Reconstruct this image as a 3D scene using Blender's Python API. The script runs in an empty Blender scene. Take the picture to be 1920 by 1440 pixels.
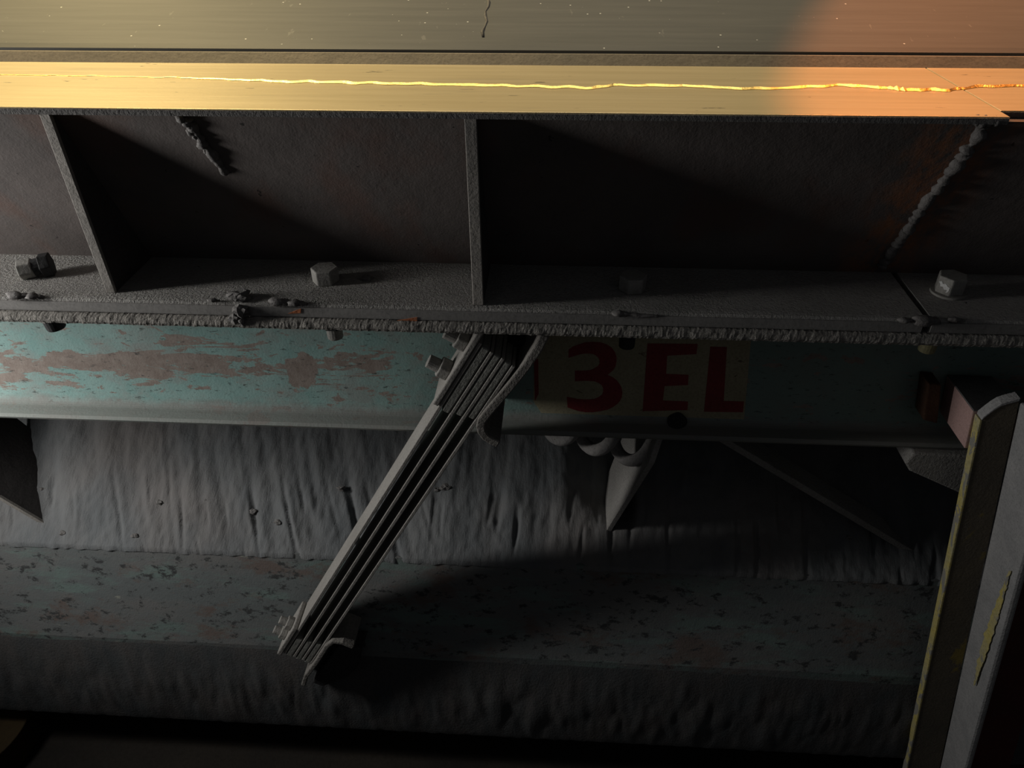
import bpy, bmesh, math, random
from mathutils import Vector, noise, Matrix
random.seed(7)
C = bpy.context.scene.collection
H = 1.5                                   # camera height above the floor
F = 1400.0                                # focal length in pixels of the 1920 px frame

# ------------------------------------------------------------------ camera frame
def nrm(a): return a.normalized()
U = nrm(Vector((.99817, .0293, -.0531)))
PT = math.radians(35)
V = Vector((0, math.cos(PT), math.sin(PT))); V = nrm(V - U * U.dot(V))
Wd = U.cross(V)
def ray(px, py):
    c = Vector(((px - 960) / F, (py - 720) / F, 1)); return Vector((c.dot(U), c.dot(Wd), -c.dot(V)))
def atY(px, py, Y): d = ray(px, py); return d * (Y / d.y)
def atZ(px, py, Z): d = ray(px, py); return d * (Z / d.z)
def atX(px, py, X): d = ray(px, py); return d * (X / d.x)
def atP(px, py, p, n):
    d = ray(px, py); return d * (Vector(p).dot(n) / d.dot(n))

# ------------------------------------------------------------------ materials
class Nodes:
    def __init__(s, name):
        s.m = bpy.data.materials.new(name); s.m.use_nodes = True
        s.t = s.m.node_tree; s.t.nodes.clear()
        s.out = s.t.nodes.new('ShaderNodeOutputMaterial'); s.b = s.t.nodes.new('ShaderNodeBsdfPrincipled')
        s.t.links.new(s.b.outputs[0], s.out.inputs[0])
        s.tc = s.t.nodes.new('ShaderNodeTexCoord')
    def lk(s, a, b):
        s.t.links.new(a, b)
    def put(s, inp, v):
        if hasattr(v, 'is_output'): s.lk(v, inp)
        else: inp.default_value = v
    def coord(s, scale=(1, 1, 1), rot=(0, 0, 0)):
        m = s.t.nodes.new('ShaderNodeMapping'); m.inputs['Scale'].default_value = scale; m.inputs['Rotation'].default_value = rot
        s.lk(s.tc.outputs['Object'], m.inputs[0]); return m.outputs[0]
    def noise(s, scale, detail=6, rough=.6, st=(1, 1, 1), rot=(0, 0, 0), dist=0):
        n = s.t.nodes.new('ShaderNodeTexNoise'); n.inputs['Scale'].default_value = scale
        n.inputs['Detail'].default_value = detail; n.inputs['Roughness'].default_value = rough; n.inputs['Distortion'].default_value = dist
        s.lk(s.coord(st, rot), n.inputs['Vector']); return n.outputs['Fac']
    def voro(s, scale, st=(1, 1, 1), rnd=1):
        n = s.t.nodes.new('ShaderNodeTexVoronoi'); n.inputs['Scale'].default_value = scale; n.inputs['Randomness'].default_value = rnd
        s.lk(s.coord(st), n.inputs['Vector']); return n.outputs['Distance']
    def math(s, op, a, b=0.0, c=0.0):
        n = s.t.nodes.new('ShaderNodeMath'); n.operation = op
        for i, x in enumerate((a, b, c)): s.put(n.inputs[i], x)
        return n.outputs[0]
    def rng(s, v, a, b, lo=0., hi=1.):
        n = s.t.nodes.new('ShaderNodeMapRange'); n.clamp = True
        for i, x in enumerate((v, a, b, lo, hi)): s.put(n.inputs[i], x)
        return n.outputs[0]
    def mix(s, f, a, b):
        n = s.t.nodes.new('ShaderNodeMix'); n.data_type = 'RGBA'
        s.put(n.inputs['Factor'], f)
        for k, x in ((6, a), (7, b)):
            if hasattr(x, 'is_output'): s.lk(x, n.inputs[k])
            else: n.inputs[k].default_value = (*x, 1)
        return n.outputs[2]
    def xyz(s):
        n = s.t.nodes.new('ShaderNodeSeparateXYZ'); s.lk(s.tc.outputs['Object'], n.inputs[0]); return n.outputs
    def up(s):
        g = s.t.nodes.new('ShaderNodeNewGeometry'); n = s.t.nodes.new('ShaderNodeSeparateXYZ')
        s.lk(g.outputs['Normal'], n.inputs[0]); return n.outputs[2]
    def bump(s, pairs):
        prev = None
        for h, st, d in pairs:
            n = s.t.nodes.new('ShaderNodeBump'); n.inputs['Strength'].default_value = st; n.inputs['Distance'].default_value = d
            s.lk(h, n.inputs['Height'])
            if prev: s.lk(prev, n.inputs['Normal'])
            prev = n.outputs[0]
        s.lk(prev, s.b.inputs['Normal'])
    def done(s, col, rough=.8, metal=0., spec=.4):
        if hasattr(col, 'is_output'): s.lk(col, s.b.inputs['Base Color'])
        else: s.b.inputs['Base Color'].default_value = (*col, 1)
        s.put(s.b.inputs['Roughness'], rough); s.put(s.b.inputs['Metallic'], metal); s.b.inputs['Specular IOR Level'].default_value = spec
        return s.m

def grit(name, c1, c2, ns=9, grain=350, gb=.5, gd=.0015, rough=.9, metal=0., spots=None, dust=None, st=(1, 1, 1), spec=.25, big=.3):
    """worn, gritty surface: two tone noise, grain bump, optional dark/coloured flecks and dust settled on upward faces"""
    n = Nodes(name)
    a = n.noise(ns, 8, .65, st)
    col = n.mix(n.rng(a, .35, .65), c1, c2)
    fine = n.noise(grain, 3, .7)
    col = n.mix(n.math('MULTIPLY', n.rng(fine, .45, .75), .55), col, tuple(x * .4 for x in c1))
    if spots:
        sc, thr, c3, sst = spots
        q = n.noise(sc, 5, .6, sst, dist=.6)
        col = n.mix(n.rng(q, thr, thr + .03), col, c3)
    if dust:
        col = n.mix(n.math('MULTIPLY', n.rng(n.up(), .25, .8), n.rng(n.noise(40, 5), .25, .5)), col, dust)
    n.bump([(n.noise(ns * 4, 5), big, .004), (fine, gb, gd)])
    return n.done(col, rough, metal, spec)

def make_materials():
    M = {}
    # worn steel liner above
    n = Nodes('worn_grey_steel')
    st = n.noise(5, 6, .6, (1, 14, 14))
    col = n.mix(n.rng(st, .3, .7), (.118, .118, .110), (.155, .153, .142))
    v = n.voro(55); sel = n.noise(9, 2)
    fl = n.math('MULTIPLY', n.rng(v, .055, .075, 1, 0), n.rng(sel, .50, .53))
    col = n.mix(fl, col, (.85, .84, .8))
    scr = n.noise(30, 4, .7, (2, .6, 1), (0, 0, .6))
    col = n.mix(n.math('MULTIPLY', n.rng(scr, .66, .7), .4), col, (.32, .31, .28))
    n.bump([(n.noise(120, 4, .6, (1, 8, 8)), .15, .001)])
    M['liner'] = n.done(col, .62, .15, .3)
    # polished rubbing strip
    n = Nodes('polished_brassy_steel')
    st = n.noise(4, 7, .65, (1, 22, 22))
    col = n.mix(n.rng(st, .3, .7), (.55, .44, .24), (.66, .54, .32))
    fl = n.noise(70, 4, .6, (.35, 1.6, 1), dist=.4)
    col = n.mix(n.rng(fl, .70, .73), col, (.10, .085, .06))
    dk = n.noise(18, 5, .7, (.25, 3, 1))
    col = n.mix(n.math('MULTIPLY', n.rng(dk, .6, .75), .35), col, (.28, .24, .16))
    n.bump([(n.noise(260, 4, .6, (.5, 2, 2)), .25, .0006), (n.noise(40, 4, .6, (.3, 4, 4)), .15, .001)])
    M['brass'] = n.done(col, .45, .35, .5)
    M['step'] = grit('dull_brown_steel', (.38, .32, .24), (.31, .27, .21), 6, 300, .2, .0006, .6, .2, (60, .72, (.06, .055, .05), (.4, 1, 1)), spec=.4)
    n = Nodes('bright_worn_seam'); n.bump([(n.noise(300, 3), .6, .001)])
    M['seam'] = n.done((1., .72, .22), .38, 1., .5)
    # girder web: brown mill scale with rust beside the weld
    n = Nodes('brown_scaled_steel')
    a = n.noise(7, 8, .65); col = n.mix(n.rng(a, .35, .65), (.105, .092, .086), (.15, .128, .118))
    r2 = n.noise(11, 6, .6, (1, 1, .5)); col = n.mix(n.math('MULTIPLY', n.rng(r2, .52, .66), .5), col, (.15, .085, .065))
    pits = n.noise(75, 4, .6); col = n.mix(n.rng(pits, .70, .73), col, (.03, .027, .025))
    x = n.xyz()
    near = n.rng(n.math('ABSOLUTE', n.math('SUBTRACT', x[0], .395)), .01, .065, 1, 0)
    col = n.mix(n.math('MULTIPLY', near, n.rng(n.noise(30, 5, .7, (1.5, 1, .8)), .40, .6)), col, (.30, .13, .065))
    low = n.rng(n.math('ADD', x[2], n.math('MULTIPLY', n.noise(25), .03)), -.188, -.172, 1, 0)
    col = n.mix(n.math('MULTIPLY', low, .8), col, (.17, .165, .155))
    n.bump([(n.noise(45, 5), .35, .002), (n.noise(380, 3), .4, .0008), (pits, .4, .001)])
    M['web'] = n.done(col, .8, 0, .25)
    M['gusset_shade'] = grit('shaded_brown_gusset_steel', (.085, .078, .075), (.065, .06, .058), 12, 300, .3, .001, .85)  # darker tone stands in for shade on the gusset sides
    M['dusty'] = grit('grey_dust_coated_steel', (.40, .385, .36), (.31, .30, .28), 10, 300, 1., .004, .95, 0, (90, .71, (.07, .065, .06), (1, 1, 1)))
    M['edge'] = grit('smooth_grey_steel_edge', (.30, .29, .275), (.24, .232, .22), 6, 300, .25, .0006, .8, 0, (26, .68, (.075, .07, .07), (.8, 1, .4)), st=(.5, 1, 1), big=.1)
    M['crust'] = grit('grey_grit_crust', (.34, .32, .29), (.20, .19, .17), 90, 420, .8, .002, .95)
    M['clod'] = grit('grey_caked_dust', (.22, .21, .20), (.13, .125, .12), 60, 300, .8, .002, .95)
    M['weld'] = grit('grey_weld_metal', (.21, .20, .19), (.14, .13, .125), 60, 300, .6, .0015, .7, .2)
    M['gusset'] = grit('lit_dusty_gusset_steel', (.38, .355, .32), (.28, .262, .24), 14, 350, .5, .001, .8, .1, (50, .7, (.10, .08, .06), (1, 1, 1)))  # paler tone paints the light on the gusset edges
    # teal paint, scraped
    n = Nodes('scraped_teal_paint')
    x = n.xyz()
    a = n.noise(9, 7, .65); col = n.mix(n.rng(a, .35, .65), (.24, .415, .39), (.33, .485, .455))
    pale = n.noise(16, 7, .75, (.6, 1, 1)); col = n.mix(n.math('MULTIPLY', n.rng(pale, .47, .62), .8), col, (.315, .345, .325))
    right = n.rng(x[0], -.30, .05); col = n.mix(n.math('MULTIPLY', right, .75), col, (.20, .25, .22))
    # brown scrape streaks running along the beam and one torn patch
    s1 = n.noise(7, 9, .68, (1, 1, 4.2), (0, .10, 0), dist=1.1)
    band = n.rng(n.math('ABSOLUTE', n.math('SUBTRACT', x[2], .080)), .012, .045, .075, -.05)
    left = n.rng(x[0], -.42, -.18, .03, -.06)
    s = n.rng(n.math('ADD', n.math('ADD', n.math('ADD', s1, n.math('MULTIPLY', n.math('SUBTRACT', n.noise(42, 6, .7, (.5, 1, 1.6), (0, .3, 0)), .5), .42)), band), left), .572, .590)
    wob = n.noise(38, 5, .7)
    dx = n.math('DIVIDE', n.math('ADD', n.math('SUBTRACT', x[0], -.355), n.math('MULTIPLY', n.math('SUBTRACT', x[2], .0765), -.25)), .030)
    dz = n.math('DIVIDE', n.math('SUBTRACT', x[2], .0785), .036)
    dd = n.math('ADD', n.math('ADD', n.math('MULTIPLY', dx, dx), n.math('MULTIPLY', dz, dz)), n.math('MULTIPLY', wob, 2.6))
    patch = n.rng(dd, 2.0, 2.1, 1, 0)
    brown = n.mix(n.rng(n.noise(60), .4, .6), (.27, .22, .19), (.33, .28, .245))
    fl = n.rng(n.noise(34, 5, .65, (.7, 1, 1.3), dist=.5), .615, .635)
    sp = n.rng(n.noise(120, 6, .75, (.5, 1, 1.3), (0, .5, 0)), .575, .64)
    col = n.mix(n.math('MAXIMUM', n.math('MAXIMUM', s, patch), fl), col, brown)
    col = n.mix(n.math('MULTIPLY', sp, .8), col, (.055, .06, .058))
    foot = n.rng(n.math('ADD', x[2], n.math('MULTIPLY', wob, .02)), .021, .033, 1, 0)
    col = n.mix(n.math('MULTIPLY', foot, .85), col, (.22, .212, .195))
    n.bump([(n.noise(60, 5), .3, .0015), (n.noise(300, 4), .5, .0008), (n.math('MAXIMUM', s, patch), -.5, .0006)])
    M['teal'] = n.done(col, .72, 0, .3)
    M['cream'] = grit('dirty_cream_paint', (.44, .40, .27), (.36, .32, .21), 12, 300, .2, .0006, .7, 0, (34, .66, (.16, .13, .09), (1, 1, 1.4)), big=.1)
    M['red'] = grit('faded_red_paint', (.30, .045, .05), (.24, .045, .045), 14, 300, .2, .0006, .7, 0, (40, .70, (.16, .09, .07), (1, 1, 1)), big=.1)
    M['spring'] = grit('dusty_spring_steel', (.33, .315, .29), (.27, .255, .235), 10, 320, .5, .001, .8, .1, (60, .73, (.11, .10, .09), (1, 1, 1)))
    M['spacer'] = grit('pale_dusty_spacer', (.30, .30, .27), (.22, .22, .20), 30, 300, .6, .0012, .9)
    M['bracket'] = grit('dusty_dark_bracket_steel', (.24, .225, .205), (.17, .16, .145), 16, 260, .8, .0022, .95)
    M['bolt'] = grit('dusty_bolt_steel', (.36, .35, .32), (.28, .27, .25), 40, 400, .4, .0008, .75, .2)
    M['dark'] = grit('dark_steel_and_shade', (.045, .045, .045), (.03, .03, .03), 20, 300, .3, .001, .7)  # also stands in for shade at the spring brackets
    M['whitepaint'] = grit('chipped_white_paint', (.8, .8, .78), (.66, .66, .64), 80, 300, .3, .0006, .7)
    M['olivebolt'] = grit('olive_bolt_steel', (.34, .31, .17), (.26, .24, .14), 40, 400, .3, .0008, .6, .2)
    M['orange'] = grit('orange_paint', (.60, .20, .08), (.42, .15, .07), 80, 300, .2, .0005, .7, 0, (130, .6, (.2, .17, .15), (.5, 1, 1)))
    # dust
    n = Nodes('fine_grey_dust')
    a = n.noise(7, 7, .6, (3, 1, 1)); col = n.mix(n.rng(a, .35, .65), (.140, .150, .155), (.185, .19, .19))
    b = n.noise(3.5, 4, .5); col = n.mix(n.math('MULTIPLY', n.rng(b, .5, .68), .5), col, (.20, .175, .16))
    n.bump([(n.noise(34, 8, .7, (3.5, 1, .7)), .5, .006), (n.noise(260, 4), .4, .0015)])
    M['dust'] = n.done(col, .95, 0, .15)
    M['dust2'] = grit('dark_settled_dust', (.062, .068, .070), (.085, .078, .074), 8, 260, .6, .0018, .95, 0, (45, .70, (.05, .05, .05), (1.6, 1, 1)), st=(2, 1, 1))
    n = Nodes('grimy_grey_green_paint')
    a = n.noise(6, 8, .7, (1, 1, 2)); col = n.mix(n.rng(a, .42, .58), (.132, .146, .145), (.155, .155, .15))
    g = n.noise(9, 7, .7, (.6, 1, 2.5)); col = n.mix(n.math('MULTIPLY', n.rng(g, .52, .62), .7), col, (.15, .21, .19))
    br = n.noise(8, 6, .7, (.8, 1, 1.5), (0, .4, 0)); col = n.mix(n.math('MULTIPLY', n.rng(br, .55, .62), .8), col, (.14, .105, .09))
    pl = n.noise(30, 6, .7, (.5, 1, 2)); col = n.mix(n.rng(pl, .68, .71), col, (.26, .27, .23))
    pit = n.noise(60, 7, .75, (.6, 1, 1), (0, .5, 0)); col = n.mix(n.rng(pit, .55, .61), col, (.05, .052, .052))
    n.bump([(n.noise(30, 6), .4, .003), (pit, -.6, .002), (n.noise(330, 3), .4, .001)])
    M['base'] = n.done(col, .85, 0, .25)
    M['pink'] = grit('pinkish_primer', (.50, .33, .30), (.44, .29, .265), 8, 400, .15, .0005, .65, 0, (120, .74, (.5, .42, .38), (1, 1, 1)), big=.05)
    M['tubetop'] = grit('dark_grey_tube', (.13, .125, .125), (.10, .098, .098), 12, 350, .3, .0008, .85)
    M['rust'] = grit('orange_brown_rust', (.10, .052, .03), (.07, .038, .025), 18, 250, .6, .002, .9)
    M['postface'] = grit('grimy_brown_post_steel', (.135, .115, .085), (.10, .088, .07), 10, 260, .5, .0015, .85, 0, (9, .60, (.22, .17, .05), (1, 1, .6)))
    M['postleg'] = grit('bare_grey_post_steel', (.36, .355, .35), (.28, .28, .28), 20, 300, .7, .0018, .85, 0, (45, .72, (.07, .065, .06), (1, 1, .5)))
    M['yellow'] = grit('worn_yellow_paint', (.52, .43, .12), (.40, .37, .24), 26, 260, .7, .0015, .8, 0, (50, .52, (.25, .24, .21), (1, 1, .35)))
    M['redpanel'] = grit('dark_red_paint', (.12, .035, .03), (.08, .035, .03), 8, 260, .3, .001, .8)
    M['concrete'] = grit('dark_dirty_concrete', (.030, .025, .019), (.018, .016, .014), 4, 120, .6, .003, .95)
    M['ochre'] = grit('ochre_drum_paint', (.035, .022, .006), (.028, .018, .006), 8, 200, .3, .001, .8)
    M['coil'] = grit('pale_dusty_coil', (.36, .345, .33), (.28, .27, .26), 30, 260, .6, .0018, .9, 0, (70, .68, (.12, .11, .10), (1, 1, 1)))
    M['black'] = grit('black_hole_grime', (.012, .012, .012), (.008, .008, .008), 20, 200, .2, .001, .95)
    return M

# ------------------------------------------------------------------ mesh collector (camera-relative coordinates)
class MB:
    def __init__(s): s.v = []; s.f = []
    def add(s, vs, fs):
        o = len(s.v); s.v += [Vector(v) for v in vs]; s.f += [[i + o for i in f] for f in fs]; return s
    def loop_prism(s, a, b):
        """two matching outlines joined into a closed solid"""
        n = len(a)
        return s.add(list(a) + list(b), [list(range(n))[::-1], [n + i for i in range(n)]] + [[i, (i + 1) % n, n + (i + 1) % n, n + i] for i in range(n)])
    def prism_x(s, yz, x0, x1, x0f=None):
        f0 = x0 if callable(x0) else (lambda y, z: x0); f1 = x1 if callable(x1) else (lambda y, z: x1)
        return s.loop_prism([(f0(y, z), y, z) for y, z in yz], [(f1(y, z), y, z) for y, z in yz])
    def prism_y(s, xz, y0, y1):
        return s.loop_prism([(p[0], y0, p[1]) for p in xz], [(p[0], y1, p[1]) for p in xz])
    def box(s, p0, p1):
        x0, y0, z0 = p0; x1, y1, z1 = p1
        return s.prism_x([(y0, z0), (y1, z0), (y1, z1), (y0, z1)], x0, x1)
    def sweep_x(s, yz, xs, fn=None):
        """closed profile carried along X in many steps, every vertex may be moved by fn"""
        n = len(yz); vs = []
        for x in xs:
            for y, z in yz:
                p = Vector((x, y, z)); vs.append(fn(p) if fn else p)
        fs = []
        for k in range(len(xs) - 1):
            for i in range(n):
                j = (i + 1) % n; fs.append([k * n + i, (k + 1) * n + i, (k + 1) * n + j, k * n + j])
        fs.append(list(range(n))); fs.append([(len(xs) - 1) * n + i for i in range(n)][::-1])
        return s.add(vs, fs)
    def sweep_edge(s, yz, xl, t):
        return s.prism_x(yz, lambda y, z: xl(y, z) - .0004, lambda y, z: xl(y, z) + t + .0004)
    def cyl(s, a, b, r0, r1=None, n=20, ph=0.):
        a = Vector(a); b = Vector(b); r1 = r0 if r1 is None else r1
        d = (b - a).normalized(); t = d.orthogonal().normalized(); q = d.cross(t)
        A = [a + (t * math.cos(ph + i * math.tau / n) + q * math.sin(ph + i * math.tau / n)) * r0 for i in range(n)]
        B = [b + (t * math.cos(ph + i * math.tau / n) + q * math.sin(ph + i * math.tau / n)) * r1 for i in range(n)]
        return s.loop_prism(A, B)
    def tube(s, pts, rad, n=12):
        pts = [Vector(p) for p in pts]; vs = []; fs = []
        up = None
        for i, p in enumerate(pts):
            d = (pts[min(i + 1, len(pts) - 1)] - pts[max(i - 1, 0)]).normalized()
            if up is None: up = d.orthogonal().normalized()
            up = (up - d * up.dot(d)).normalized(); q = d.cross(up)
            r = rad(i) if callable(rad) else rad
            vs += [p + (up * math.cos(k * math.tau / n) + q * math.sin(k * math.tau / n)) * r for k in range(n)]
        for i in range(len(pts) - 1):
            for k in range(n):
                j = (k + 1) % n; fs.append([i * n + k, i * n + j, (i + 1) * n + j, (i + 1) * n + k])
        fs.append(list(range(n))[::-1]); fs.append([(len(pts) - 1) * n + k for k in range(n)])
        return s.add(vs, fs)
    def lump(s, c, r, seed=0, rough=.35, sub=2, sq=(1, 1, 1)):
        bm = bmesh.new(); bmesh.ops.create_icosphere(bm, subdivisions=sub, radius=1)
        c = Vector(c); vs = []
        for v in bm.verts:
            k = 1 + rough * noise.noise(v.co * 1.7 + Vector((seed * 3.1, seed, 0))) + .5 * rough * noise.noise(v.co * 4 + Vector((seed, 0, 5)))
            vs.append(c + Vector((v.co.x * sq[0], v.co.y * sq[1], v.co.z * sq[2])) * r * k)
        fs = [[v.index for v in f.verts] for f in bm.faces]; bm.free()
        return s.add(vs, fs)
    def grid(s, fn, nu, nv):
        vs = [fn(i / nu, j / nv) for i in range(nu + 1) for j in range(nv + 1)]
        fs = [[i * (nv + 1) + j, (i + 1) * (nv + 1) + j, (i + 1) * (nv + 1) + j + 1, i * (nv + 1) + j + 1] for i in range(nu) for j in range(nv)]
        return s.add(vs, fs)
    def build(s, name, mat, parent=None, smooth=False, bevel=0., origin=None):
        if parent is not None: o0 = parent['o']
        elif origin is not None: o0 = Vector(origin)
        else:
            n = len(s.v); o0 = Vector((sum(v.x for v in s.v) / n, sum(v.y for v in s.v) / n, min(v.z for v in s.v)))
        me = bpy.data.meshes.new(name)
        me.from_pydata([tuple(v - o0) for v in s.v], [], s.f)
        bm = bmesh.new(); bm.from_mesh(me); bmesh.ops.recalc_face_normals(bm, faces=bm.faces); bm.to_mesh(me); bm.free()
        me.materials.append(mat)
        if smooth:
            for p in me.polygons: p.use_smooth = True
        ob = bpy.data.objects.new(name, me); C.objects.link(ob)
        if parent is not None: ob.parent = parent['ob']
        else: ob.location = (o0.x, o0.y, o0.z + H)
        if bevel:
            b = ob.modifiers.new('Bevel', 'BEVEL'); b.width = bevel; b.segments = 2; b.limit_method = 'ANGLE'
        return {'ob': ob, 'o': o0}

def tag(o, label=None, cat=None, group=None, kind=None):
    ob = o['ob'] if isinstance(o, dict) else o
    for k, v in (('label', label), ('category', cat), ('group', group), ('kind', kind)):
        if v: ob[k] = v
    return o
def thing(name, loc, label, cat, group=None):
    ob = bpy.data.objects.new(name, None); C.objects.link(ob); loc = Vector(loc)
    ob.location = (loc.x, loc.y, loc.z + H); ob.empty_display_size = .05
    return tag({'ob': ob, 'o': loc}, label, cat, group)
def copy_tree(o, loc):
    r = o['ob'].copy(); C.objects.link(r); loc = Vector(loc); r.location = (loc.x, loc.y, loc.z + H)
    for ch in list(o['ob'].children):
        c = ch.copy(); C.objects.link(c); c.parent = r
    return {'ob': r, 'o': loc}

M = make_materials()
X0, X1 = -1.7, 1.7
xs = lambda a, b, d: [a + (b - a) * i / max(1, round((b - a) / d)) for i in range(max(1, round((b - a) / d)) + 1)]
def nz(p, s, seed=0): return noise.noise(Vector(p) * s + Vector((seed * 7.3, seed * 1.9, seed)))

ZT, ZTB = -.2008, -.2074                  # rubbing strip top / underside
ZB, ZC, ZD = -.4205, -.4385, -.4503       # girder bottom flange top, its underside, channel top flange underside
YF, YW = .75, .862                        # girder front edge, web foot
XJ = .414                                 # joint between the two girder lengths

# ------------------------------------------------------------------ setting
def struct(o): return tag(o, kind='structure')
struct(MB().box((-3.2, -2.2, -H - .1), (3.2, 4.2, -H)).build('floor', M['concrete']))
struct(MB().box((-3.2, 1.42, -H), (3.2, 1.6, -.10)).build('light_block_wall', M['concrete']))  # low unseen wall added to stop back light under the machine

# ------------------------------------------------------------------ trough liner
lin = thing('trough_liner', (0, 1.0, -.20), 'worn grey steel liner plate of the conveyor trough along the very top', 'steel plate')
T12 = math.tan(math.radians(12))
def on_line(py, y0, z0, t):               # point of the centre column's sight line on a sloping plate
    d = ray(960, py); k = d.z / d.y; y = (z0 - t * y0) / (k - t); return y, k * y
pa = on_line(101, .955, ZT, math.tan(math.radians(38)))
pb = (pa[0] + .004, pa[1] + .002)
prof = [(pb[0], pb[1] - .006), (pb[0] + .002, pb[1] + .001), (pb[0] + .012, pb[1] + .0045), (pb[0] + .03, pb[1] + .0085), (1.60, pb[1] + .0085 + (1.60 - pb[0] - .03) * T12), (1.60, pb[1] - .010 + (1.60 - pb[0]) * T12)]
MB().prism_x(prof, X0, X1).build('liner_plate', M['liner'], lin, bevel=.0)
# vertical scored weld seam
g = MB()
pts = []
for i in range(14):
    y = pb[0] + .035 + i * .016; pts.append((-.098 - .002 * math.sin(i * 1.7) - .006 * (i / 13), y, pb[1] + .0085 + (y - pb[0] - .03) * T12))
g.tube(pts, lambda i: .0016 + .0006 * math.sin(i * 2.1), 8)
g.build('weld_seam', M['weld'], lin, smooth=True)
# narrow step strip below it
MB().prism_x([(.955, ZT), (pa[0], pa[1]), (pa[0] + .05, pa[1]), (pa[0] + .05, ZT)], X0, X1).build('step_strip', M['step'], lin)

# ------------------------------------------------------------------ girder
gir = thing('trough_girder', (0, .80, ZC), 'brown steel side girder with polished golden top edge and slanted gusseted web', 'girder')
YF2 = .772
MB().box((X0, YF, ZTB), (XJ + .012, .956, ZT)).build('rubbing_strip', M['brass'], gir, bevel=.0012)
MB().box((XJ + .0125, YF2, ZTB), (X1, .956, ZT)).build('rubbing_strip', M['brass'], gir, bevel=.0012)
MB().box((X0, YF - .0012, ZTB - .0004), (XJ + .011, YF + .001, ZT - .0012)).build('strip_front_edge', M['clod'], gir, bevel=.0004)
MB().box((XJ + .014, YF2 - .0012, ZTB - .0004), (X1, YF2 + .001, ZT - .0012)).build('strip_front_edge', M['clod'], gir, bevel=.0004)
# wavy bright line worn along the strip
line = [(-40, 140), (200, 143), (330, 146), (420, 149), (520, 154), (600, 155), (700, 157), (800, 159), (900, 161), (1000, 163), (1110, 166), (1150, 161), (1280, 162), (1360, 166), (1420, 168), (1500, 165), (1570, 161), (1640, 164), (1700, 170), (1780, 171), (1800, 166), (1850, 163), (1960, 161)]
pts = []
for (ax, ay), (bx, by) in zip(line, line[1:]):
    for k in range(10):
        t = k / 10; q = atZ(ax + (bx - ax) * t, ay + (by - ay) * t, ZT + .0002); pts.append(q + Vector((0, .006 * nz((q.x, 0, 0), 55), 0)))
A = []; B = []
for i, p in enumerate(pts):
    h = .0022 + .0009 * nz((i * .21, 0, 0), 1) + (.0035 if 170 < i < 188 else 0) * abs(nz((i * .5, 0, 0), 1)); h *= min(1, max(.12, (p.x + .50) / .22))
    A.append(p + Vector((0, -h, .0003))); B.append(p + Vector((0, h, .0003 + h * .62)))
n = len(pts); lo = Vector((0, 0, -.0007))
sl = MB().add(A + B + [p + lo for p in A] + [p + lo for p in B], [f for i in range(n - 1) for f in ([i, i + 1, n + i + 1, n + i], [2 * n + i, 2 * n + i + 1, i + 1, i], [n + i, n + i + 1, 3 * n + i + 1, 3 * n + i])])
sl.build('worn_seam_line', M['seam'], gir)
w0, w1 = (YF + .008, ZTB), (YW, ZB)
web = [(w0[0], w0[1]), (w1[0], w1[1]), (w1[0] + .01, w1[1]), (w0[0] + .03, w0[1])]
MB().prism_x(web, X0, X1).build('web', M['web'], gir)
def onweb(px, py, lift=0.):
    n = Vector((0, -(w0[1] - w1[1]), (w1[0] - w0[0]) * -1)).normalized()
    n = Vector((0, -abs(w0[1] - w1[1]), abs(w1[0] - w0[0]))).normalized()
    n = Vector((0, -(.2131), -(.104))).normalized()
    return atP(px, py, (0, w0[0], w0[1]), n) + n * lift
# bottom flange: two lengths, rounded nose, gritty top
def flange(x0, x1, dy=0.):
    nose = [(YF + dy, ZC), (YF + dy, ZB - .0035), (YF + dy + .0015, ZB - .001), (YF + dy + .006, ZB), (YF + .03, ZB + .0005), (.84, ZB + .001), (YW + .02, ZB + .002), (YW + .02, ZC)]
    return MB().sweep_x(nose, xs(x0, x1, .006))
flange(X0, XJ).build('bottom_flange', M['dusty'], gir, smooth=False)
flange(XJ + .0075, X1).build('bottom_flange', M['dusty'], gir)
MB().box((X0, YF - .0015, ZC + .0012), (XJ - .001, YF + .001, ZB - .0045)).build('flange_edge', M['edge'], gir)
MB().box((XJ + .0085, YF - .0015, ZC + .0012), (X1, YF + .001, ZB - .0045)).build('flange_edge', M['edge'], gir)
# gusset plates welded across the web
def gusset(tl, bl, t=.0105, nm='gusset'):
    a = atY(*tl, YF + .002); b = atZ(*bl, ZB)
    xl = lambda y, z: b.x + (a.x - b.x) * (z - ZB) / (ZTB - ZB)
    yz = [(YF + .002, ZTB), (YF + .003, ZTB - .004), (b.y - .002, ZB), (YW, ZB), (w0[0] + .01, ZTB)]
    pl = MB().prism_x(yz, xl, lambda y, z: xl(y, z) + t).build(nm, M['gusset_shade'], gir, bevel=.0008)
    ed = [(YF + .0005, ZTB), (YF + .0015, ZTB - .004), (b.y - .0035, ZB + .0004), (b.y + .001, ZB + .0004), (YF + .006, ZTB)]
    o = MB().sweep_edge(ed, xl, t).build('lit_edge', M['gusset'], pl, bevel=.0008); tag(o, 'pale front edge with light painted in'); return pl  # strip paler than its plate, painted as if catching light
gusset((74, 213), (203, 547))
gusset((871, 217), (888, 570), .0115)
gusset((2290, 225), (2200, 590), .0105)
gusset((-760, 205), (-560, 520), .0105)
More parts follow.
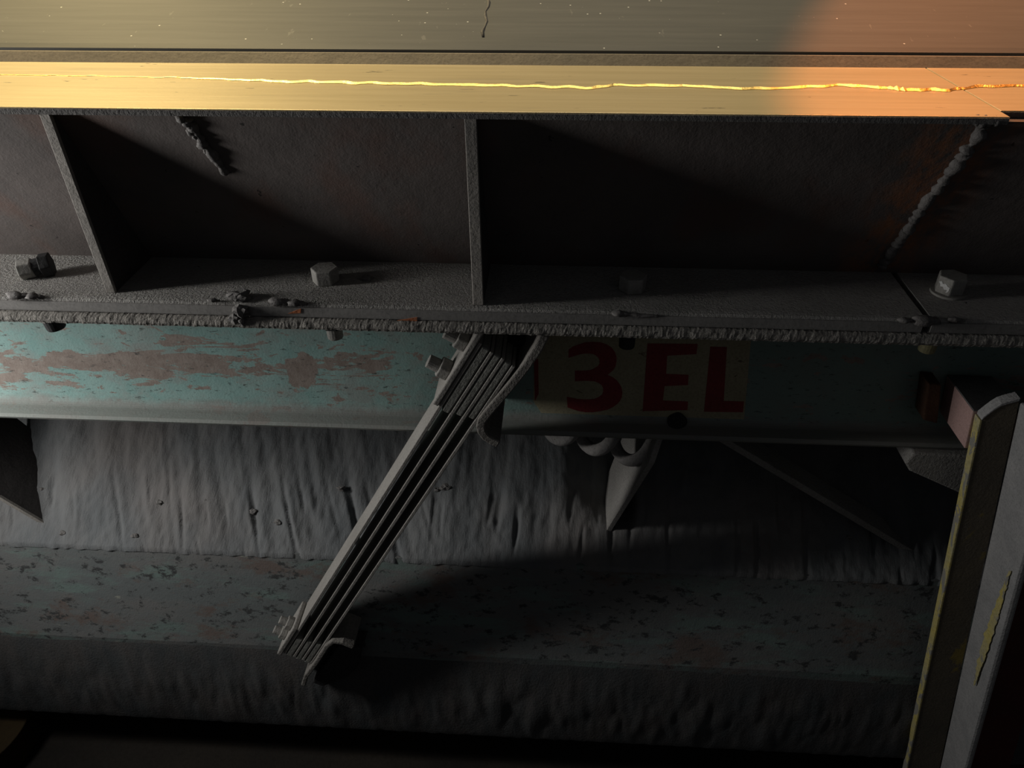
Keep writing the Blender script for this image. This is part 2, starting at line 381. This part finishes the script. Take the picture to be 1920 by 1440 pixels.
# weld runs
def bead(pts, r, name, n=40, seed=0, mat='weld', parent=None, smooth=True, var=.35):
    P = []
    for (a, b) in zip(pts, pts[1:]):
        for k in range(n): P.append(a.lerp(b, k / n))
    P.append(pts[-1])
    P = [p + Vector((nz(p, 130, seed), nz(p, 130, seed + 3) * .4, nz(p, 130, seed + 5))) * r * .5 for p in P]
    return MB().tube(P, lambda i: r * (1 + var * math.sin(i * .9 + math.sin(i * .31) * 2) + var * nz((i * .37, 0, 0), 1, seed)), 8).build(name, M[mat], parent, smooth=smooth)
bead([onweb(1846, 232, .001), onweb(1800, 300, .001), onweb(1735, 380, .001), onweb(1690, 445, .001), onweb(1655, 495, .001)], .0055, 'weld_bead', 26, 1, parent=gir)
bead([onweb(352, 222, .001), onweb(380, 262, .001), onweb(425, 325, 0)], .0048, 'weld_bead', 20, 2, parent=gir)
g = MB()
for i in range(9): g.lump(onweb(340 + 6 * i + 4 * (i % 3), 218 + 9 * i, .002), .0055 - .0004 * i, i, .5)
g.build('weld_spatter', M['weld'], gir, smooth=True); g = MB()
for i in range(6): g.lump(atY(1832 + 7 * i, 226 + 3 * (i % 2), YF + .004), .0050, i + 20, .5)
g.build('weld_spatter', M['weld'], gir, smooth=True)
# tack welds and stuck lumps on the front edge of the flange
def tack(px, py, r, seed, mat='weld', sq=(1.8, 1, .8)):
    MB().lump(atY(px, py, YF - .001), r, seed, .5, 2, sq).lump(atY(px + r * 2600, py + 1, YF), r * .7, seed + 1, .6, 2, sq).build('tack_weld', M[mat], gir, smooth=True)
for a in ((28, 554, .006, 1), (60, 556, .005, 4), (398, 563, .0032, 2), (520, 566, .006, 3), (552, 568, .005, 8), (1160, 589, .0045, 5), (1730, 601, .0075, 7), (1695, 600, .004, 9), (1790, 600, .004, 6)): tack(*a)
bead([atY(1165, 590, YF - .001), atY(1235, 592, YF - .001)], .0022, 'tack_weld', 14, 4, parent=gir)
for (a, b, c) in ((552, 583, 12), (756, 599, 26)):
    q = [atY(a - c, b + 5, YF - .0022), atY(a + c, b - 4, YF - .0022), atY(a + c, b + 4, YF - .0022), atY(a - c * .3, b + 5, YF - .0022)]
    o = MB().loop_prism(q, [p + Vector((0, .0015, 0)) for p in q]).build('paint_mark', M['orange'], gir); tag(o, 'orange paint mark')

# ------------------------------------------------------------------ teal channel
YC = .862; ZL = -.670; YL = .828
cha = thing('channel_beam', (0, YC, ZL), 'scraped teal green steel channel beam under the girder with red lettering', 'beam')
r = .012
prof = [(YC + .012, ZD), (YC, ZD)]
prof += [(YC, ZL + .008 + r)] + [(YC - r + r * math.cos(a), ZL + .008 + r - r * math.sin(a)) for a in [math.pi / 2 * k / 6 for k in range(1, 7)]]
prof += [(YL + .004, ZL + .0075), (YL, ZL + .004), (YL + .002, ZL), (YC + .012, ZL)]
MB().prism_x(prof, X0, X1).build('web', M['teal'], cha)
e = [(.742, ZD), (.740, ZD + .004), (.742, ZD + .009), (.746, ZC), (YC + .012, ZC), (YC + .012, ZD)]
def crust(p):
    if p.y < .75: return p + Vector((0, -.0010 * nz(p, 140) - .0006 * nz(p, 700, 2), .0008 * nz(p, 330, 4)))
    return p
MB().sweep_x(e, xs(X0, X1, .0022), crust).build('top_flange', M['crust'], cha)
# painted number panel
PY = YC - .0006
pan = [(1004, 600), (1407, 600), (1394, 799), (1030, 797), (1000, 752)]
q = [atY(x, y, PY) for x, y in pan]
for v in q[:2]: v.z = -.462
panel = MB().loop_prism(q, [p + Vector((0, .0009, 0)) for p in q]).build('painted_panel', M['cream'], cha); tag(panel, 'cream painted panel with red characters')
three = [(1066, 656), (1074, 650), (1085, 646), (1098, 642), (1112, 641), (1126, 642), (1138, 646), (1147, 652), (1153, 660), (1156, 669), (1156, 678), (1154, 687), (1150, 694), (1139, 703), (1148, 707), (1155, 712), (1161, 719), (1165, 726), (1167, 735), (1166, 744), (1163, 751), (1158, 757), (1150, 763), (1140, 768), (1126, 771), (1112, 773), (1098, 773), (1085, 771), (1064, 764), (1063, 744), (1082, 748), (1094, 749), (1105, 749), (1115, 748), (1122, 745), (1129, 740), (1131, 734), (1131, 728), (1128, 722), (1122, 718), (1115, 715), (1098, 714), (1078, 715), (1078, 695), (1098, 695), (1107, 694), (1114, 691), (1121, 687), (1124, 682), (1124, 676), (1122, 671), (1118, 667), (1112, 664), (1105, 663), (1098, 663), (1090, 664), (1082, 666), (1066, 671)]
ee = [(1214, 644), (1308, 645), (1306, 664), (1251, 667), (1249, 701), (1291, 703), (1290, 722), (1246, 724), (1243, 751), (1290, 753), (1289, 769), (1205, 771)]
ll = [(1332, 650), (1363, 651), (1357, 752), (1395, 753), (1393, 773), (1320, 772)]
stroke = [(1001, 672), (1009, 674), (1010, 738), (1003, 752)]
for nm, poly in (('digit', three), ('letter', ee), ('letter', ll), ('painted_stroke', stroke)):
    q = [atY(x, y, PY - .0004) for x, y in poly]
    MB().loop_prism(q, [p + Vector((0, .0008, 0)) for p in q]).build(nm, M['red'], panel)
for (px, py) in ((1264, 788), (1714, 820)):
    c = atY(px, py, YC - .006); d = Vector((.25, -.7, .62)).normalized()
    MB().cyl(c + Vector((.012, .012, -.014)), c + d * .004, .0135, .0125, 24).build('dark_stub', M['dark'], cha, bevel=.002)  # short dark cylinder filling a dark oval on the channel

# ------------------------------------------------------------------ hex bolts through the flange
def hexbolt(c, label, tilt=None, head=.0195, mats=('bolt', 'bolt', 'dark'), white=False, washer=False):
    b = thing('hex_bolt', c, label, 'bolt', 'bolts through the girder flange'); o = Vector(c)
    d = Vector((0, 0, 1)) if tilt is None else Vector(tilt).normalized()
    h0 = o + d * .0005
    if washer: MB().cyl(h0, h0 + d * .0028, .0195, n=28).build('washer', M[mats[0]], b, bevel=.0006)
    fa = math.atan2(-.62, -.78); hs = [(.0168 * math.cos(fa + math.pi / 6 + k * math.pi / 3), .0168 * math.sin(fa + math.pi / 6 + k * math.pi / 3)) for k in range(6)]
    lo_, hi_ = (.0028 if washer else 0) + .0005, head
    hd = MB().loop_prism([o + Vector((x, y, lo_)) for x, y in hs], [o + Vector((x, y, hi_)) for x, y in hs]).build('head', M[mats[0]], b, bevel=.0014)
    if white:
        nf = Vector((math.cos(fa), math.sin(fa), 0)); tf = Vector((-nf.y, nf.x, 0)); c = o + nf * .0147
        q = [c + tf * a * .001 + Vector((0, 0, h * .001)) for a, h in ((-7, 17), (-4, 19), (-2, 16), (1, 17.5), (4, 15), (7, 14.5), (6.5, 9), (4, 7), (4.5, 11), (1, 10), (-1, 13), (-4, 12), (-5, 15))]
        pc = MB().loop_prism(q, [p + nf * .0004 for p in q]).build('paint_chip', M['whitepaint'], hd); tag(pc, 'chipped white paint')
    n0 = o + Vector((0, 0, ZD - ZB)); 
    for k in (0, 1): MB().cyl(n0 + Vector((0, 0, -.0005 - .0175 * k)), n0 - Vector((0, 0, .0165 + .0175 * k)), .0155 - .001 * k, n=6, ph=.3 + .5 * k).build('nut', M[mats[1]], b, bevel=.0012)
    MB().cyl(o - d * .004, n0 - Vector((0, 0, .050)), .0110, .0100, 18).build('shank', M[mats[2]], b, bevel=.001)
    return b
hexbolt(atZ(1185, 543, ZB), 'dusty hex bolt on the flange in the deep shadow right of the middle gusset', mats=('bolt', 'dark', 'dark'))
hexbolt(atZ(612, 528, ZB), 'dusty grey hex bolt on the flange between the two visible gussets', mats=('bolt', 'dark', 'bolt'))
hexbolt(atZ(1776, 550, ZB), 'hex bolt with chipped white paint and washer near the girder joint', mats=('bolt', 'olivebolt', 'olivebolt'), white=True, washer=True, head=.024)
# loose, tipped one at far left: head lying over, shank leaning to the back right
lb = thing('hex_bolt', atZ(75, 512, ZB), 'tipped dark hex bolt lying on the flange at far left', 'bolt', 'bolts through the girder flange')
a0 = atZ(42, 506, ZB + .012); a1 = atZ(84, 497, ZB + .014)
dd = (a1 - a0).normalized()
MB().cyl(a0 - dd * .004, a0 + dd * .013, .0125, .0125, 6, .5).build('head', M['bolt'], lb, bevel=.0016)
MB().cyl(a0 + dd * .012, a1 + dd * .004, .0105, .0105, 18).build('shank', M['dark'], lb, bevel=.001)
MB().cyl(a1 - dd * .004, a1 + dd * .008, .0155, .0150, 6, .2).build('nut', M['dark'], lb, bevel=.001)
fx = atY(98, 610, YF + .06)
st = thing('bolt_stub', (fx.x, YF + .06, ZD), 'dark bolt end poking down below the lip at far left over teal paint', 'bolt', 'bolts through the girder flange')
MB().cyl((fx.x, YF + .06, ZD + .002), (fx.x + .005, YF + .06, ZD - .050), .0130, .0120, 20).build('shank', M['dark'], st, bevel=.003)
MB().cyl((fx.x, YF + .06, ZD + .001), (fx.x, YF + .06, ZD - .034), .0165, .016, 6).build('nut', M['bolt'], st, bevel=.001)

# ------------------------------------------------------------------ leaf spring pack
YS0, YS1 = .756, .812
P = lambda px, py: atY(px, py, YS0)
top1, bot1 = P(895, 647), P(540, 1210)    # front edge of the left leaf
ax = (top1 - bot1).normalized()           # up along the spring
nn = Vector((ax.z, 0, -ax.x))             # across the pack, to the right and down
L = (top1 - bot1).length
def sp(s, t, y=YS0): return bot1 + ax * s + nn * t + Vector((0, y - YS0, 0))
def off(px, py): return (P(px, py) - bot1).dot(nn)
leaf_t = .0046
offs = [0.0, off(648, 1080), off(667, 1080), off(684, 1080)]
offs = [.0, .0178, .0338, .0498]
spr = thing('leaf_spring_pack', sp(0, .02), 'slanted pack of four thin grey leaf springs between channel and base beam', 'leaf spring')
def slab(s0, s1, t0, t1, y0=YS0, y1=YS1, nseg=1):
    a = [sp(s0, t0, y0), sp(s1, t0, y0), sp(s1, t1, y0), sp(s0, t1, y0)]
    return MB().loop_prism(a, [p + Vector((0, y1 - y0, 0)) for p in a])
for i, t in enumerate(offs):
    slab(-.026, L + (.004, .0, -.001, -.004)[i], t, t + leaf_t).build('leaf', M['spring'], spr, bevel=.0008)
for i in range(3):                         # spacers keeping the leaves apart at both ends
    t0, t1 = offs[i] + leaf_t + .0010, offs[i + 1] - .0010
    slab(L - .112 + .004 * i, L + .001 - .002 * i, t0, t1, YS0 + .0003, YS1 - .002).build('spacer', M['spacer'], spr, bevel=.002)
    slab(-.030, .026 + .003 * i, t0, t1, YS0 + .0003, YS1 - .002).build('spacer', M['spacer'], spr, bevel=.002)
slab(L - .108, L + .020, -.0085, -.0006, YS0 - .001, YS1).build('clamp_plate', M['spring'], spr, bevel=.0018)
slab(-.034, .050, -.0085, -.0006, YS0 - .001, YS1).build('clamp_plate', M['spring'], spr, bevel=.0018)
for s in (L - .016, L - .066):
    c = sp(s, -.0085, YS0 + .022)
    nu = MB().cyl(c, c - nn * .014, .0150, .0150, 6, .3).build('nut', M['bolt'], spr, bevel=.0014)
    MB().cyl(c, c - nn * .030, .0095, .0088, 18).build('bolt_end', M['bolt'], nu, bevel=.001)
    
for s in (.030, .000):
    c = sp(s, -.0085, YS0 + .020)
    nu = MB().cyl(c, c - nn * .011, .0120, .0120, 6, .3).build('nut', M['bolt'], spr, bevel=.0014)
    MB().cyl(c, c - nn * .023, .0078, .0070, 18).build('bolt_end', M['bolt'], nu, bevel=.001)
    

def bent(px, th, y0, y1, name, mat, parent, side=1, Yp=YS0):
    """plate bent along a profile seen end-on, carried back in depth"""
    p = [atY(a, b, Yp) for a, b in px]; A = []; B = []
    for i, q in enumerate(p):
        d = (p[min(i + 1, len(p) - 1)] - p[max(i - 1, 0)]).normalized(); m = Vector((-d.z, 0, d.x)) * side
        A.append((q.x, q.z)); B.append((q.x + m.x * th, q.z + m.z * th))
    return MB().prism_y(A + B[::-1], y0, y1).build(name, mat, parent, bevel=.002)
ub = thing('spring_bracket', sp(L, .06), 'bent plate bracket hooking under the lip at the top of the leaf springs', 'bracket')
bent([(1014, 622), (1000, 650), (980, 680), (955, 712), (930, 742), (908, 768), (896, 784), (893, 797), (896, 810), (904, 821), (918, 830), (932, 836)], .0115, YS0 - .004, YC, 'bent_plate', M['bracket'], ub, 1)
MB().prism_y([(p.x, p.z) for p in (atY(905, 640, .80), atY(1000, 640, .80), atY(985, 675, .80), atY(958, 695, .80))], .80, YC).build('shade_block', M['dark'], ub)  # dark block painted in for the shade inside the hollow bracket

YB = .855                                  # face of the base beam
lbk = thing('spring_bracket', sp(-.03, .07), 'dark bent plate bracket holding the foot of the leaf springs', 'bracket')
o = bent([(574, 1282), (579, 1266), (600, 1238), (618, 1210), (628, 1202), (642, 1204), (662, 1212)], .008, YS0 - .006, .81, 'bent_plate', M['bracket'], lbk, 1)
YK = .80
MB().prism_y([(p.x, p.z) for p in (atY(584, 1282, .77), atY(632, 1216, .77), atY(680, 1218, .77), atY(668, 1256, .77), atY(652, 1272, .77), atY(604, 1290, .77))], .772, .808).build('bracket_and_shade', M['dark'], lbk, bevel=.003)  # dark block merging the bracket body with its painted shadow

# ------------------------------------------------------------------ base beam and dust
bas = thing('base_beam', (0, .95, -H), 'grimy grey-green base beam carrying the lower ends of the leaf springs', 'beam')
ZU, ZV = -.9665, -1.150
YV, ZW, YW2 = .800, -1.352, .776
prof = [(YB, ZU), (YB, ZV - .04), (.752, ZV - .075), (.752, ZV - .087), (.93, ZV - .087), (.93, -H), (1.05, -H), (1.05, ZU)]
MB().prism_x([(YB, ZU), (YV, ZV), (YW2 + .012, ZW), (1.05, ZW), (1.05, ZU)], X0, X1).build('beam_face', M['base'], bas)
MB().box((X0, YW2 + .004, ZW - .012), (X1, 1.05, ZW - .0005)).build('bottom_flange', M['base'], bas)
MB().box((X0, .95, -H), (X1, 1.05, ZW - .0125)).build('plinth', M['dark'], bas)

SL = .70
def heap(u, v):
    x = X0 + (X1 - X0) * u
    Yt = 1.30
    s = v ** 1.25
    y = YB - .004 + (Yt - YB) * s
    z = ZU + .002 + SL * (y - YB)
    lean = x + (y - .85) * .35 * (1 if x < -.2 else -.2)
    ril = nz((lean * 26, y * 5, 0), 1) * .55 + nz((lean * 60, y * 9, 3), 1) * .3
    amp = .012 * min(1, v * 6) * (1 - .55 * v)
    crack = max(0, nz((lean * 62, y * 9, 9), 1) - .22) * .022 * math.exp(-((y - .90) / .05) ** 2)
    lo = nz((x * 3, y * 3, 4), 1) * .012 * min(1, v * 4)
    d = ril * amp - crack + lo + nz((x, y, 0), 90, 2) * .0015 + nz((x, y, 0), 30, 5) * .003 * min(1, v * 5)
    dip = max(0, min(1, (x - .02) / .10)) * max(0, min(1, (.150 - x) / .012)) * max(0, min(1, (y - .905) * 14))
    z -= .062 * dip
    if v == 0: z -= .006 + .004 * abs(nz((x, 0, 0), 40)); y -= .003 * nz((x, 0, 0), 60)
    return Vector((x, y - d * .55, z + d * .8))
def skirt(fn, nu, nv, depth):
    g = MB().grid(fn, nu, nv)
    return g
tag(skirt(heap, 1500, 90, .03).build('dust_slope', M['dust'], smooth=True), 'wrinkled slope of fine grey dust heaped behind the channel on the base beam', 'dust', kind='stuff')
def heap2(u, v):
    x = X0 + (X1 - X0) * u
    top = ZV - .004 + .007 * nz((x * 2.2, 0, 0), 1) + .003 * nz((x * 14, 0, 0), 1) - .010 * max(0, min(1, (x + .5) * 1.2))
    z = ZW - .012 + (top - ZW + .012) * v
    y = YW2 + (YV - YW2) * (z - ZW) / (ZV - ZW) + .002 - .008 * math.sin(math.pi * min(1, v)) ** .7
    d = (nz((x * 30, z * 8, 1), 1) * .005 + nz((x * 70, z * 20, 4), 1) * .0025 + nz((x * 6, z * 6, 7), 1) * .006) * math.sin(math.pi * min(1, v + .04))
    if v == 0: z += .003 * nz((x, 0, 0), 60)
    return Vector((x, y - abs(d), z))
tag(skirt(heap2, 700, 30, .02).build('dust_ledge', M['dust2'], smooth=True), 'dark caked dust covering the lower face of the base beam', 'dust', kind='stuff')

# ------------------------------------------------------------------ gusset plates and bars above the dust
SN = Vector((0, -SL, 1)).normalized(); SP0 = (0, YB, ZU)
def onslope(px, py): return atP(px, py, SP0, SN)
def ygusset(tip, top, ytop, label, mat, t=.009, drop=.05):
    b = onslope(*tip); a = atY(*top, ytop); yb = 1.02
    zk = ZU + SL * (yb - YB) - drop
    xf = lambda y, z: b.x + (a.x - b.x) * (z - b.z) / (a.z - b.z)
    yz = [(b.y, b.z - .004), (a.y, a.z), (a.y + .012, ZL - .003), (yb, ZL - .003), (yb, zk), (b.y + .02, b.z - drop)]
    o = tag(MB().prism_x(yz, xf, lambda y, z: xf(y, z) + t).build('gusset_plate', M[mat], bevel=.001), label, 'gusset plate', 'gusset plates over the dust')
    if mat == 'gusset_shade':
        ed = [(b.y - .0015, b.z - .004), (a.y - .0015, a.z), (a.y + .003, a.z), (b.y + .003, b.z - .004)]
        tag(MB().sweep_edge(ed, xf, t).build('lit_edge', M['gusset'], o), 'pale edge with light painted in')  # light on the plate's edge painted as a paler strip
    return o
ygusset((1138, 992), (1216, 868), .845, 'pale lit gusset plate standing in the dust beside the coil spring', 'dusty')
ygusset((76, 980), (-10, 930), .875, 'gusset plate standing in the dust at the far left edge under the channel', 'gusset_shade')
A = atY(1388, 838, .915); B = onslope(1712, 1032)
d = (B - A).normalized(); sd = Vector((0, 1, 0)); upv = d.cross(sd).normalized()
if upv.z < 0: upv = -upv
q = [A - d * .05, B + d * .02, B + d * .02 + sd * .05, A - d * .05 + sd * .05]
tag(MB().loop_prism([p + upv * 0 for p in q], [p - upv * .011 for p in q]).build('brace_bar', M['dusty'], bevel=.001), 'thin flat brace bar running down from the channel into the dust at right', 'brace')

# coil spring lying behind the channel's lower edge
c0 = atY(1026, 789, .915); c1 = atY(1205, 842, .900)
rn = Vector((-.88, -.30, .37)).normalized()
pts = []; turns = 2.75; e1 = Vector((0, 0, 1)); e1 = (e1 - rn * e1.dot(rn)).normalized(); e2 = rn.cross(e1)
for i in range(170):
    t = i / 169; a = t * turns * math.tau + 1.2; pts.append(c0.lerp(c1, t) + (e1 * math.cos(a) + e2 * math.sin(a)) * .0225)
tag(MB().tube(pts, .0100, 14).build('coil_spring', M['coil'], smooth=True), 'pale dusty coil spring peeping out below the lettered part of the channel', 'coil spring')

# lug under the channel at right
pts = [(1713, 850), (1697, 869), (1706, 884), (1850, 948), (1870, 857)]
tag(MB().prism_y([(p.x, p.z) for p in (atY(x, y, .820) for x, y in pts)], .820, .95).build('mounting_lug', M['dusty'], bevel=.003), 'grey steel lug with cut corner below the channel beside the post', 'bracket')

# ------------------------------------------------------------------ post with arm
YP = .66
a0 = atY(1783, 714, .845); zt = a0.z; xa = a0.x
f0 = atZ(1836, 783, zt); YP = f0.y
hb = a0.z - atY(1769, 783, .845).z
post = thing('steel_post', (f0.x + .05, YP, -H), 'leaning brown steel post with yellow left edge at the right of the picture', 'post')
wT = atY(1871, 709, .845).x - xa
xb = atY(1769, 783, .845).x; zb = zt - hb
arm = thing('square_tube_arm', (xa, .8, zt - hb), 'short pinkish square tube joining the channel to the top of the post', 'tube')
sec = [(xa, zt - .0008), (xa + wT, zt - .0008), (xb + wT, zb), (xb, zb)]
MB().prism_y(sec, YP + .014, .858).build('tube_body', M['pink'], arm, bevel=.0012)
o = MB().prism_y([(xa + .0008, zt - .0009), (xa + wT - .0005, zt - .0009), (xa + wT - .0005, zt + .0010), (xa + .0008, zt + .0010)], YP + .014, .857).build('tube_top', M['tubetop'], arm); tag(o, 'dark top face')  # top face in a darker grey than the pink sides
rb = [atY(x, y, .83) for x, y in ((1741, 720), (1766, 722), (1758, 795), (1731, 788))]
tag(MB().prism_y([(p.x, p.z) for p in rb], .83, .861).build('rusty_block', M['rust'], bevel=.002), 'small rusty orange-brown block against the channel left of the pink tube', 'block')
# leaning upright
pl = lambda px, py, Y=YP: atY(px, py, Y)
tl, bl = pl(1840, 792), pl(1702, 1440); ml, mb = pl(1911, 868), pl(1765, 1437)
def ext(a, b, z): t = (z - a.z) / (b.z - a.z); return a + (b - a) * t
zf = -H + .001; ztop = zt - hb * .1
La, Lb = ext(tl, bl, pl(1840, 788).z), ext(tl, bl, zf); Ra, Rb = ext(ml, mb, pl(1911, 752).z), ext(ml, mb, zf)
tops = [pl(1840, 788), pl(1850, 780), pl(1862, 771), pl(1876, 762), pl(1892, 757), pl(1911, 752)]
Ra = tops[-1]
out = tops + [Rb, Lb]
MB().loop_prism(out, [p + Vector((0, .013, 0)) for p in out]).build('face_plate', M['postface'], post)
lip = [p + Vector((0, -.0008, .0002)) for p in tops]
MB().loop_prism(lip + [p + Vector((0, 0, .0048 + .0012 * nz(p, 160))) for p in lip[::-1]], [p + Vector((0, .0145, 0)) for p in lip + [p + Vector((0, 0, .0048 + .0012 * nz(p, 160))) for p in lip[::-1]]]).build('torn_top_edge', M['postleg'], post, bevel=.0008)
e0 = [La + Vector((-.0026, -.0006, 0)), La + Vector((.0005, -.0006, 0)), Lb + Vector((.0005, -.0006, 0)), Lb + Vector((-.0026, -.0006, 0))]
o = MB().loop_prism(e0, [p + Vector((0, .0140, 0)) for p in e0]).build('edge_strip', M['yellow'], post, bevel=.0008); tag(o, 'worn yellow painted edge')
YQ = YP - .075
q0, q1 = atY(1918, 1041, YQ), atY(1809, 1437, YQ)
Fa, Fb = ext(q0, q1, Ra.z), ext(q0, q1, zf)
MB().loop_prism([Ra, Fa, Fb, Rb], [p + Vector((.012, 0, 0)) for p in (Ra, Fa, Fb, Rb)]).build('front_leg', M['postleg'], post, bevel=.004)
Sa, Sb = Ra + Vector((.013, .001, 0)), Rb + Vector((.013, .001, 0))
Ta, Tb = Sa + Vector((.11, 0, 0)), Sb + Vector((.11, 0, 0))
o = MB().loop_prism([Sa, Ta, Tb, Sb], [p + Vector((0, .012, 0)) for p in (Sa, Ta, Tb, Sb)]).build('side_plate', M['redpanel'], post); tag(o, 'dark red painted plate')
ys = MB(); n = (Fa - Ra).cross(Fb - Ra).normalized()
if n.x > 0: n = -n
A = []; B = []
for k in range(61):
    t = k / 60; py = 1070 + 215 * t; px = 1895 - 68 * t; w = (7 + 9 * t) * math.sin(math.pi * min(1, t * .94 + .06)) * (.75 + .6 * nz((k * .35, 0, 0), 1)) + 1.5
    wob = 3 * nz((k * .5, 3, 0), 1)
    A.append(atP(px - w + wob, py, Ra, n) + n * .0006); B.append(atP(px + w * .5 + wob, py, Ra, n) + n * .0006)
m = len(A); ys.add(A + B + [p - n * .0008 for p in A + B], [f for i in range(m - 1) for f in ([i, i + 1, m + i + 1, m + i], [2 * m + i, 2 * m + i + 1, i + 1, i], [m + i, m + i + 1, 3 * m + i + 1, 3 * m + i])])
o = ys.build('paint_streak', M['yellow'], post); tag(o, 'yellow paint streak')

# ------------------------------------------------------------------ loose bits
def bit(px, py, r, seed, label, plane='flange', mat='clod', name='dust_clod', sq=(1.3, 1, .7), group=None, extra=0):
    c = atZ(px, py, ZB) if plane == 'flange' else onslope(px, py)
    m = MB().lump(c + Vector((0, 0, r * .35)), r, seed, .7, 2, sq)
    for k in range(extra): m.lump(c + Vector((random.uniform(-1, 1) * r * 1.6, random.uniform(-.8, .5) * r, r * .3)), r * random.uniform(.35, .7), seed + k + 1, .7, 2, sq)
    return tag(m.build(name, M[mat], smooth=False), label, 'dust lump' if name == 'dust_clod' else 'metal scrap', group)
bit(94, 516, .0048, 3, 'pale flake of caked dust just right of the tipped bolt')
bit(688, 524, .0058, 9, 'flat flake of grit on the flange right of the middle hex bolt', extra=3)
bit(452, 560, .0098, 12, 'biggest clod of caked dust on the flange nose left of centre', extra=4)
tag(MB().lump(atY(452, 584, YF - .006), .0075, 31, .8, 2, (1.1, .9, 1)).lump(atY(440, 598, .742), .006, 33, .8).lump(atY(455, 602, .742), .0055, 35, .8).build('dust_clod', M['clod']), 'ragged dust clod hanging on the flange edge below the biggest clod', 'dust lump')
for i, (x, y) in enumerate(((80, 918), (300, 943), (390, 937), (475, 960), (522, 980), (640, 917), (835, 916), (820, 920), (1590, 1010), (255, 1005), (120, 1000))):
    bit(x, y, .0052 if i != 6 else .008, 40 + i, 'small dark crumb lying on the wrinkled dust slope', 'slope', 'clod', group='crumbs on the dust slope')
# ochre drum on the floor at lower left
dc = Vector((-1.162, .772, -H))
dr = thing('drum', (dc.x, dc.y, -H), 'ochre drum standing on the floor at the lower left corner', 'drum')
MB().cyl((dc.x, dc.y, -H), (dc.x, dc.y, -H + .07), .115, n=48).build('drum_body', M['ochre'], dr, bevel=.006)
MB().cyl((dc.x, dc.y, -H + .07), (dc.x, dc.y, -H + .078), .119, n=48).build('rim', M['ochre'], dr, bevel=.002)

# ------------------------------------------------------------------ lights
def area(name, loc, target, sx, sy, power, col):
    l = bpy.data.lights.new(name, 'AREA'); l.shape = 'RECTANGLE'; l.size = sx; l.size_y = sy; l.energy = power; l.color = col
    o = bpy.data.objects.new(name, l); C.objects.link(o); loc = Vector(loc) + Vector((0, 0, H)); tg = Vector(target) + Vector((0, 0, H))
    o.location = loc; o.rotation_euler = (tg - loc).to_track_quat('-Z', 'Y').to_euler(); return o
area('doorway_light', (-1.18, .60, -.35), (-.2, .78, -.5), .10, .55, 6.6, (1, .98, .955))
area('yellow_lamp', (-1.5, 2.3, 1.5), (-.85, .85, -.2), .5, .3, 46, (1, .78, .38))
area('high_back_light', (-.3, 2.6, 2.4), (0, .9, -.2), 2.6, .6, 36, (1, .89, .71))  # broad unseen light over the back, brightens the top surfaces
s = bpy.data.lights.new('orange_lamp', 'SPOT'); s.energy = 150; s.color = (1, .31, .09); s.spot_size = math.radians(24); s.spot_blend = .08; s.shadow_soft_size = .03
so = bpy.data.objects.new('orange_lamp', s); C.objects.link(so)
so.location = (1.1, 2.5, H + 1.8); so.rotation_euler = (Vector((.80, .85, -.2)) - Vector((1.1, 2.5, 1.8))).to_track_quat('-Z', 'Y').to_euler()

w = bpy.data.worlds.new('World'); bpy.context.scene.world = w; w.use_nodes = True
w.node_tree.nodes['Background'].inputs[0].default_value = (.9, .93, 1, 1); w.node_tree.nodes['Background'].inputs[1].default_value = .030

# ------------------------------------------------------------------ camera
cd = bpy.data.cameras.new('Camera'); cd.sensor_width = 36; cd.lens = F / 1920 * 36; cd.clip_start = .01
cam = bpy.data.objects.new('Camera', cd); C.objects.link(cam)
cam.matrix_world = Matrix(((U.x, -U.y, -U.z, 0), (Wd.x, -Wd.y, -Wd.z, 0), (-V.x, V.y, V.z, H), (0, 0, 0, 1)))
sc = bpy.context.scene; sc.camera = cam
sc.view_settings.view_transform = 'Standard'; sc.view_settings.look = 'None'; sc.view_settings.gamma = 1; sc.view_settings.use_curve_mapping = False
sc.view_settings.exposure = 0
